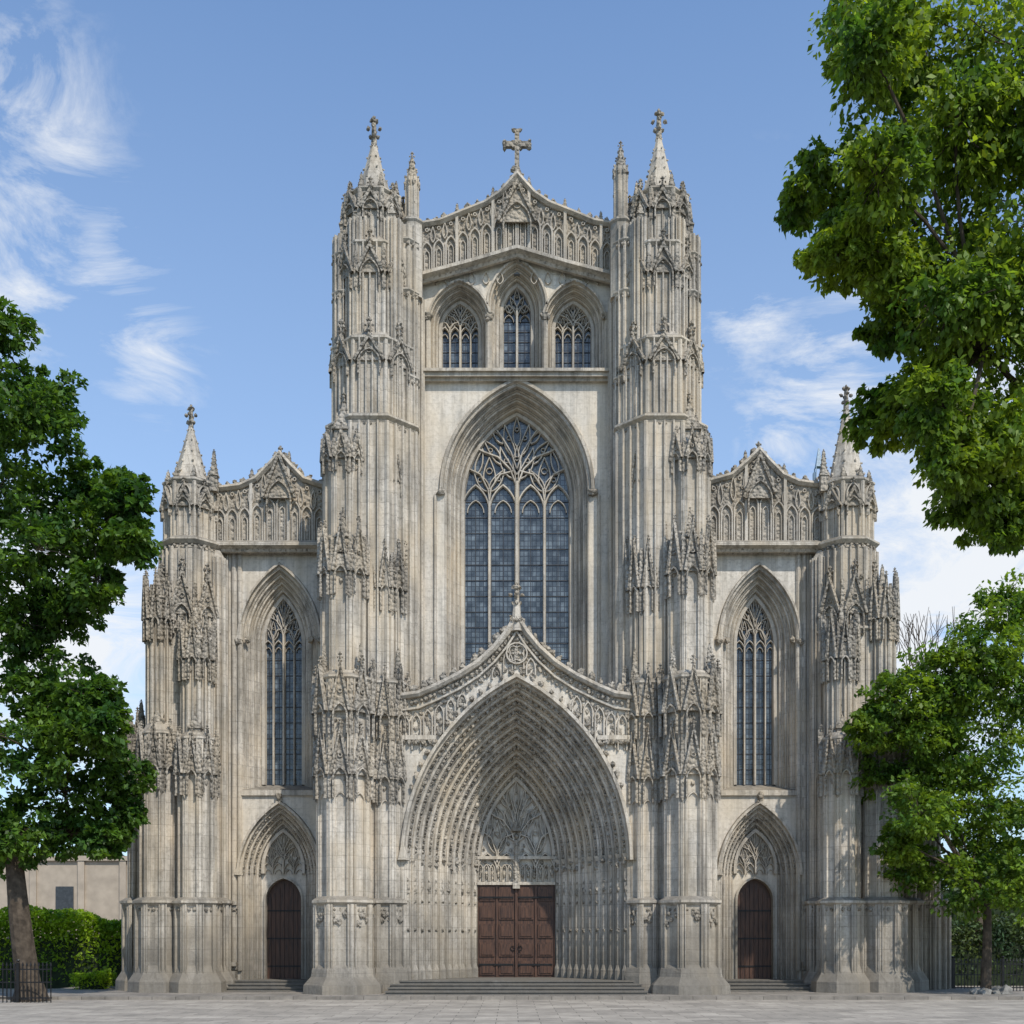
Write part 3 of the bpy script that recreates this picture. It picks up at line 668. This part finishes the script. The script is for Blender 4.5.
# ------------------------------------------------------------------ vegetation
def leafmat(name,c,tr=.35):
    m,t,N_,Lk,P=nt(name)
    g=N_.new('ShaderNodeNewGeometry'); 
    n=N_.new('ShaderNodeTexNoise'); n.inputs['Scale'].default_value=.9; n.inputs['Detail'].default_value=2; Lk.new(g.outputs['Position'],n.inputs[0])
    r=N_.new('ShaderNodeValToRGB'); e=r.color_ramp.elements; e[0].position=.32; e[1].position=.66
    e[0].color=(c[0]*.5,c[1]*.65,c[2]*.75,1); e[1].color=(c[0]*1.5,c[1]*1.25,c[2]*.9,1); Lk.new(n.outputs[0],r.inputs[0])
    w=N_.new('ShaderNodeMath'); w.operation='MULTIPLY_ADD'; Lk.new(g.outputs['Random Per Island'],w.inputs[0]); w.inputs[1].default_value=.9; w.inputs[2].default_value=.55
    x=N_.new('ShaderNodeVectorMath'); x.operation='SCALE'; Lk.new(r.outputs[0],x.inputs[0]); Lk.new(w.outputs[0],x.inputs['Scale'])
    Lk.new(x.outputs[0],P.inputs['Base Color']); P.inputs['Roughness'].default_value=.5; P.inputs['Specular IOR Level'].default_value=.35
    tl=N_.new('ShaderNodeBsdfTranslucent'); y=N_.new('ShaderNodeVectorMath'); y.operation='MULTIPLY'; y.inputs[1].default_value=(1.7,1.6,.7); Lk.new(x.outputs[0],y.inputs[0]); Lk.new(y.outputs[0],tl.inputs[0])
    mx=N_.new('ShaderNodeMixShader'); mx.inputs[0].default_value=tr; Lk.new(P.outputs[0],mx.inputs[1]); Lk.new(tl.outputs[0],mx.inputs[2]); Lk.new(mx.outputs[0],N_['Material Output'].inputs[0])
    return m
M_bark=simple('bark',(.075,.058,.042),.95,0,.45,5,.2,.8)
def leafmesh(name,C,size,mat,parent,out,droop=.5):
    n=len(C)
    ax=out+rng.normal(0,.75,(n,3)); ax[:,2]-=droop; ax/=np.linalg.norm(ax,axis=1)[:,None]
    up=rng.normal(0,.55,(n,3)); up[:,2]+=.9; sd=np.cross(ax,up); sd/=np.linalg.norm(sd,axis=1)[:,None]+1e-9
    nr=np.cross(sd,ax); s=size*rng.uniform(.6,1.3,(n,1))
    v=np.stack([C-ax*s*.5, C+sd*s*.3+nr*s*.06, C+ax*s*.55, C-sd*s*.3+nr*s*.06],1).reshape(-1,3)
    f=np.arange(n*4).reshape(-1,4)
    me=bpy.data.meshes.new(name); me.vertices.add(n*4); me.vertices.foreach_set('co',v.ravel().astype(np.float32))
    me.loops.add(n*4); me.loops.foreach_set('vertex_index',f.ravel().astype(np.int32)); me.polygons.add(n); me.polygons.foreach_set('loop_start',np.arange(0,n*4,4,dtype=np.int32)); me.update(calc_edges=True); me.validate()
    me.materials.append(mat); o=bpy.data.objects.new(name,me); scene.collection.objects.link(o); o.parent=parent; return o
def tube(B,pts,r0,r1,n=7):
    P=[Vector(p) for p in pts]; vs=[]; m=len(P)
    for i,p in enumerate(P):
        d=(P[min(i+1,m-1)]-P[max(i-1,0)]).normalized(); u=d.orthogonal().normalized(); w=d.cross(u); r=r0+(r1-r0)*i/(m-1)
        for k in range(n):
            q=2*math.pi*k/n; vs.append(tuple(p+(u*math.cos(q)+w*math.sin(q))*r))
    B.add(vs,[(i*n+k,i*n+(k+1)%n,(i+1)*n+(k+1)%n,(i+1)*n+k) for i in range(m-1) for k in range(n)])
def curve(a,b,sag,n=7,j=.1):
    a=np.array(a,float);b=np.array(b,float); o=[]; d=np.linalg.norm(b-a)
    ph=rng.normal(0,j*d,3)
    for i in range(n):
        f=i/(n-1); p=a+(b-a)*f+ph*math.sin(f*math.pi)*.6; p[2]+=sag*math.sin(f*math.pi); o.append(tuple(p))
    return o
def tree(name,base,fork,r0,blobs,leaf,mat,ncl=34,npc=55,droop=.5,clr=.34,flat=.65,hang=0):
    e=bpy.data.objects.new(name,None); scene.collection.objects.link(e)
    T=MB(); tube(T,curve(base,fork,0,9,.03),r0,r0*.62,12)
    frust(T,base[0],base[1],r0*1.5,r0*.95,base[2]-.1,base[2]+r0*1.4,12)
    pts=[];outs=[]
    bl=sorted(blobs,key=lambda b:np.linalg.norm(np.array(b[:3])-np.array(fork)))
    nodes=[(np.array(fork,float),r0*.6)]
    for b in bl:
        c=np.array(b[:3]); R=b[3]
        j=min(range(len(nodes)),key=lambda i:np.linalg.norm(nodes[i][0]-c)+(.0 if nodes[i][1]>.04 else 3))
        st,rr=nodes[j]; r1=max(.03,rr*.55)
        tube(T,curve(st,c,.15*R,7,.07),rr*.7,r1*.55,7); nodes.append((c,r1))
        k=max(8,int(ncl))
        d=rng.normal(0,1,(k,3)); d/=np.linalg.norm(d,axis=1)[:,None]
        rad=R*rng.uniform(.3,1.08,(k,1))**.8
        cc=c+d*rad*np.array([1,1,.9])
        for q in range(k):
            if q%3==0: tube(T,curve(c,cc[q],0,4,.1),r1*.3,.008,4)
            cr=R*clr*rng.uniform(.5,1.3); m=int(npc*rng.uniform(.5,1.3))
            o=rng.normal(0,1,(m,3)); o/=np.linalg.norm(o,axis=1)[:,None]; o*=cr*rng.uniform(.2,1,(m,1))**.6; o[:,2]*=flat+hang*rng.uniform(0,1)
            o[:,2]-=.35*(o[:,0]**2+o[:,1]**2)/cr
            pts.append(cc[q]+o); outs.append(np.repeat((d[q]*.6)[None],m,0)+o/cr*.6)
    T.obj('trunk_and_limbs',M_bark,e); leafmesh('foliage',np.concatenate(pts),leaf,mat,e,np.concatenate(outs),droop)
    return e
def BL(lst,Y,dep=1.0): return [(PX(u,Y),Y+random.uniform(-1,1)*dep,PZ(v,Y),L(r,Y)) for u,v,r in lst]
Y=-30
tree('broadleaf_tree',(8.8,-29.5,0),(8.6,-29.6,7.5),.26,BL([(885,35,54),(935,25,80),(1010,50,90),(845,95,48),(820,140,38),(890,120,66),(975,160,80),(824,272,36),(846,230,40),(870,275,38),(905,210,58),(950,260,66),(1015,250,75),(885,308,36),(920,335,48),(975,350,66),(900,385,36),(908,440,38),(950,430,52),(1010,420,66),(925,488,30),(965,495,40),(1010,495,42),(1040,490,45),(1100,100,120),(1110,290,110),(1060,-60,120),(1080,430,80),(875,-40,50),(960,310,54),(1005,310,60),(985,460,46),(1000,525,22),(925,390,46),(866,180,42),(1000,150,60),(930,160,50)],Y,1.0),.105,leafmat('leaf_bright',(.125,.21,.028),.48),ncl=40,npc=66,droop=.9,hang=.5)
Y=-6
tree('broadleaf_tree.001',(PX(30,Y),-6,0),(PX(12,Y),-6,PZ(840,Y)),.42,BL([(5,345,34),(30,385,38),(52,438,38),(0,420,52),(0,490,58),(88,478,34),(60,500,44),(132,508,30),(100,538,40),(140,552,26),(50,560,48),(108,590,30),(15,580,50),(62,606,32),(20,620,36),(-55,450,80),(-60,580,70),(10,665,42),(62,688,40),(100,702,30),(112,768,32),(80,745,42),(118,735,26),(55,790,48),(10,740,52),(102,812,30),(60,830,36),(20,832,38),(35,720,40),(100,838,22),(-10,845,32),(-55,720,60),(-50,820,50)],Y,1.4),.23,leafmat('leaf_dark',(.065,.14,.022),.42),ncl=44,npc=56,droop=.3)
Y=-3
tree('broadleaf_tree.002',(PX(985,Y),-3,0),(PX(987,Y),-3,PZ(895,Y)),.2,BL([(1012,608,38),(975,655,40),(930,680,36),(890,703,33),(868,730,27),(888,770,33),(935,735,46),(990,725,54),(1040,690,50),(905,815,36),(950,800,50),(1000,800,54),(1040,820,50),(925,862,34),(970,878,40),(1015,885,44),(960,770,44),(915,720,38),(1000,850,46),(1050,880,40),(1090,780,60),(960,690,40),(1010,660,44),(895,845,24)],Y,1.6),.2,leafmat('leaf_mid',(.108,.195,.026),.44),ncl=48,npc=56,droop=.3)
def foliage_mass(name,x0,x1,y0,y1,ztop,n,leaf,mat,bump=.4,zlow=0):
    xs=rng.uniform(x0,x1,n); ys=rng.uniform(y0,y1,n)
    tp=ztop+bump*(np.sin(xs*.9+1)+np.sin(xs*2.3)*.5+np.sin(ys*1.7))
    zz=zlow+(tp-zlow)*rng.uniform(0,1,n)**.45
    C=np.stack([xs,ys,zz],1); e=bpy.data.objects.new(name,None); scene.collection.objects.link(e)
    o=leafmesh('foliage',C,leaf,mat,e,rng.normal(0,1,(n,3)),0); 
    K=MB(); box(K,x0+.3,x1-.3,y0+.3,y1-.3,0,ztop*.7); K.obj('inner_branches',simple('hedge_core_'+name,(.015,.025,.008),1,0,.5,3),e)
    return e
M_h=leafmat('leaf_hedge',(.2,.33,.028),.5); M_d=leafmat('leaf_far',(.055,.09,.03),.2)
foliage_mass('hedge',-26,-15.8,4,5.6,3.0,24000,.17,M_h,.25)
foliage_mass('hedge.001',17.5,30,7,8.6,2.6,12000,.2,M_d,.3)
foliage_mass('distant_trees',-75,-24,62,68,8,9000,1.0,M_d,1.4); foliage_mass('distant_trees.001',22,80,55,62,9,9000,1.0,M_d,1.5)
# fences
def fence(name,x0,x1,y,h):
    Bf=MB(); x=x0
    while x<x1:
        box(Bf,x-.014,x+.014,y-.014,y+.014,0.0,h); frust(Bf,x,y,.03,.002,h,h+.12,4); x+=.13
    for z in(.15,h*.55,h-.12): box(Bf,x0,x1,y-.02+.003,y+.02-.003,z-.02,z+.02)
    x=x0
    while x<=x1: box(Bf,x-.045,x+.045,y-.045,y+.045,0,h+.1); Bf.lump(x,y,h+.16,.06); x+=2
    Bf.obj(name,M_iron)
fence('iron_fence',-20.2,-15.1,-7,1.2); fence('iron_fence.001',15.4,24,1.6,1.2)
# low shrubs at the foot of the cathedral, left, and rocks round the right tree
foliage_mass('low_shrub',-17.4,-16.0,.5,2.0,.8,2500,.12,M_h,.15)
RK=MB(); 
for k in range(14): RK.lump(PX(985,-3)+random.uniform(-.6,.6),-3.2+random.uniform(-.4,.4),.12,random.uniform(.15,.32),.25,random.uniform(.15,.34))
RK.obj('rock_border',simple('rock',(.2,.19,.17),.95,0,.4,6,.2,.6))
# low house behind the hedge
H=MB(); box(H,-36,-24,28,38,0,7.0); box(H,-36.2,-23.8,27.8,38.2,7.0,7.3); HW=MB(); HP=MB()
for x in(-34.6,-31.6,-28.6): 
    box(HW,x,x+1.1,27.93,28.1,3.6,5.4); box(HW,x,x+1.1,27.93,28.1,.9,2.6)
for x in(-35.6,-33,-30,-27,-24.4): box(HP,x-.2,x+.2,27.85,28.05,0,6.99)
he=bpy.data.objects.new('stone_house',None); scene.collection.objects.link(he)
mw=simple('render_beige',(.38,.32,.25),.9,0,.16,1.5); H.obj('walls',mw,he); HP.obj('pilasters',mw,he); HW.obj('windows',simple('dark_panes',(.04,.045,.05),.3),he)
# bare tree behind the right-hand tree
def bare(B,p,d,l,r,dep):
    q=p+d*l; tube(B,[tuple(p),tuple(p+d*l*.5+Vector(rng.normal(0,.05*l,3))),tuple(q)],r,r*.66,5)
    if dep==0: return
    for k in range(3 if dep in(4,2) else 2):
        nd=(d+Vector(rng.normal(0,.33,3))+Vector((0,0,.14))).normalized(); bare(B,q,nd,l*.78,r*.62,dep-1)
BT=MB(); YB=8; bare(BT,Vector((PX(974,YB),YB,0)),Vector((0,0,1)),4.75,.24,6); BT.obj('bare_tree',M_bark)
# distant lattice mast
K=MB(); x,y=PX(821,60),60.0
for dx in(-.3,.3):
    for dy in(-.3,.3): box(K,x+dx-.04,x+dx+.04,y+dy-.04,y+dy+.04,0,44.5)
for i in range(44):
    sweep(K,[(x-.3,i),(x+.3,i+1)],[(-.03,0),(.03,0),(.03,.05),(-.03,.05)],y-.34,cp=True); box(K,x-.3,x+.3,y-.34,y-.29,i-.03,i+.03)
frust(K,x,y,.3,.05,44.5,46.2,4); box(K,x-.5,x-.34,y-.2,y+.2,42.5,44); box(K,x+.34,x+.5,y-.2,y+.2,42.9,44.2)
K.obj('lattice_mast',simple('mast_paint',(.2,.28,.34),.5))
# ------------------------------------------------------------------ light, sky
EL=math.radians(49); AZ=math.radians(31)   # sun to the right of and behind the viewer
sd=Vector((math.sin(AZ)*math.cos(EL),-math.cos(AZ)*math.cos(EL),math.sin(EL)))
sl=bpy.data.lights.new('sun','SUN'); sl.energy=3.9; sl.angle=math.radians(.7); sl.color=(1,.94,.855)
so=bpy.data.objects.new('sun',sl); scene.collection.objects.link(so); so.rotation_euler=sd.to_track_quat('Z','Y').to_euler()
w=bpy.data.worlds.new('World'); scene.world=w; w.use_nodes=True; N_=w.node_tree.nodes; Lk=w.node_tree.links; bg=N_['Background']
sky=N_.new('ShaderNodeTexSky'); sky.sky_type='NISHITA'; sky.sun_disc=False; sky.sun_elevation=EL; sky.sun_rotation=math.pi-AZ; sky.air_density=1.0; sky.dust_density=1.0; sky.ozone_density=1.6
tc=N_.new('ShaderNodeTexCoord'); 
mp=N_.new('ShaderNodeMapping'); mp.inputs['Scale'].default_value=(.8,1,2.1); mp.inputs['Rotation'].default_value=(0,.65,0); Lk.new(tc.outputs['Generated'],mp.inputs[0])
nz=N_.new('ShaderNodeTexNoise'); nz.inputs['Scale'].default_value=7.5; nz.inputs['Detail'].default_value=8; nz.inputs['Roughness'].default_value=.66; nz.inputs['Distortion'].default_value=.9; Lk.new(mp.outputs[0],nz.inputs[0])
mx=None
def mth(op,a,b=None,c=None):
    n=N_.new('ShaderNodeMath'); n.operation=op
    for i,q in enumerate((a,b,c)):
        if q is None: continue
        if isinstance(q,(int,float)): n.inputs[i].default_value=q
        else: Lk.new(q,n.inputs[i])
    return n.outputs[0]
nm=N_.new('ShaderNodeVectorMath'); nm.operation='NORMALIZE'; Lk.new(tc.outputs['Generated'],nm.inputs[0])
for (u,v,rx,st) in((25,190,85,1.05),(-10,120,100,.95),(95,235,60,.95),(5,290,70,.95),(145,350,55,.85),(70,650,130,1.5),(110,720,90,1.2),(750,310,55,.8),(845,390,75,1.15),(800,420,60,.95),(940,570,170,1.7),(910,640,120,1.6),(1020,480,130,1.5),(760,215,45,.6)):
    d=Vector(((u-512)/F,1,(HZ-v)/F)); ln=d.length; d.normalize()
    vm=N_.new('ShaderNodeVectorMath'); vm.operation='DISTANCE'; vm.inputs[1].default_value=d; Lk.new(nm.outputs[0],vm.inputs[0])
    q=mth('MULTIPLY_ADD',vm.outputs['Value'],-st/(rx*1.6/F/ln),st); q=mth('MAXIMUM',q,0)
    mx=q if mx is None else mth('MAXIMUM',mx,q)
dens=mth('MULTIPLY_ADD',nz.outputs[0],4.2,-1.95)
cl=mth('MULTIPLY',mth('ADD',dens,mth('MULTIPLY_ADD',mx,.95,-.48)),1.1)
cl.node.use_clamp=True
fac=mth('MULTIPLY',cl,mth('MINIMUM',mth('MULTIPLY',mx,1.5),.94))
# thin summer haze: lifts the clear-sky colour towards pale blue
hz=N_.new('ShaderNodeVectorMath'); hz.operation='MULTIPLY'; hz.inputs[1].default_value=(1.2,1.48,1.7); Lk.new(sky.outputs[0],hz.inputs[0])
sx=N_.new('ShaderNodeSeparateXYZ'); Lk.new(nm.outputs[0],sx.inputs[0])
hf=N_.new('ShaderNodeMapRange'); hf.inputs[1].default_value=0; hf.inputs[2].default_value=.65; hf.inputs[3].default_value=.6; hf.inputs[4].default_value=.06; Lk.new(sx.outputs['Z'],hf.inputs[0])
mh=N_.new('ShaderNodeMix'); mh.data_type='RGBA'; Lk.new(hf.outputs[0],mh.inputs[0]); Lk.new(hz.outputs[0],mh.inputs[6]); mh.inputs[7].default_value=(4.6,5.5,6.6,1)
mc=N_.new('ShaderNodeMix'); mc.data_type='RGBA'; Lk.new(fac,mc.inputs[0]); Lk.new(mh.outputs[2],mc.inputs[6]); mc.inputs[7].default_value=(6.8,7.0,7.25,1)
Lk.new(mc.outputs[2],bg.inputs[0]); bg.inputs[1].default_value=.132
# ------------------------------------------------------------------ camera
cam=bpy.data.cameras.new('camera'); co=bpy.data.objects.new('camera',cam); scene.collection.objects.link(co); scene.camera=co
co.location=(-.154,-CAMD,EYE); co.rotation_euler=(math.pi/2,0,0); cam.sensor_width=36; cam.lens=36*F/1024; cam.shift_y=(HZ-512)/1024; cam.clip_end=5000
scene.view_settings.view_transform='Standard'; scene.view_settings.look='None'; scene.view_settings.exposure=0
print('verts',sum(len(m.vertices) for m in bpy.data.meshes))
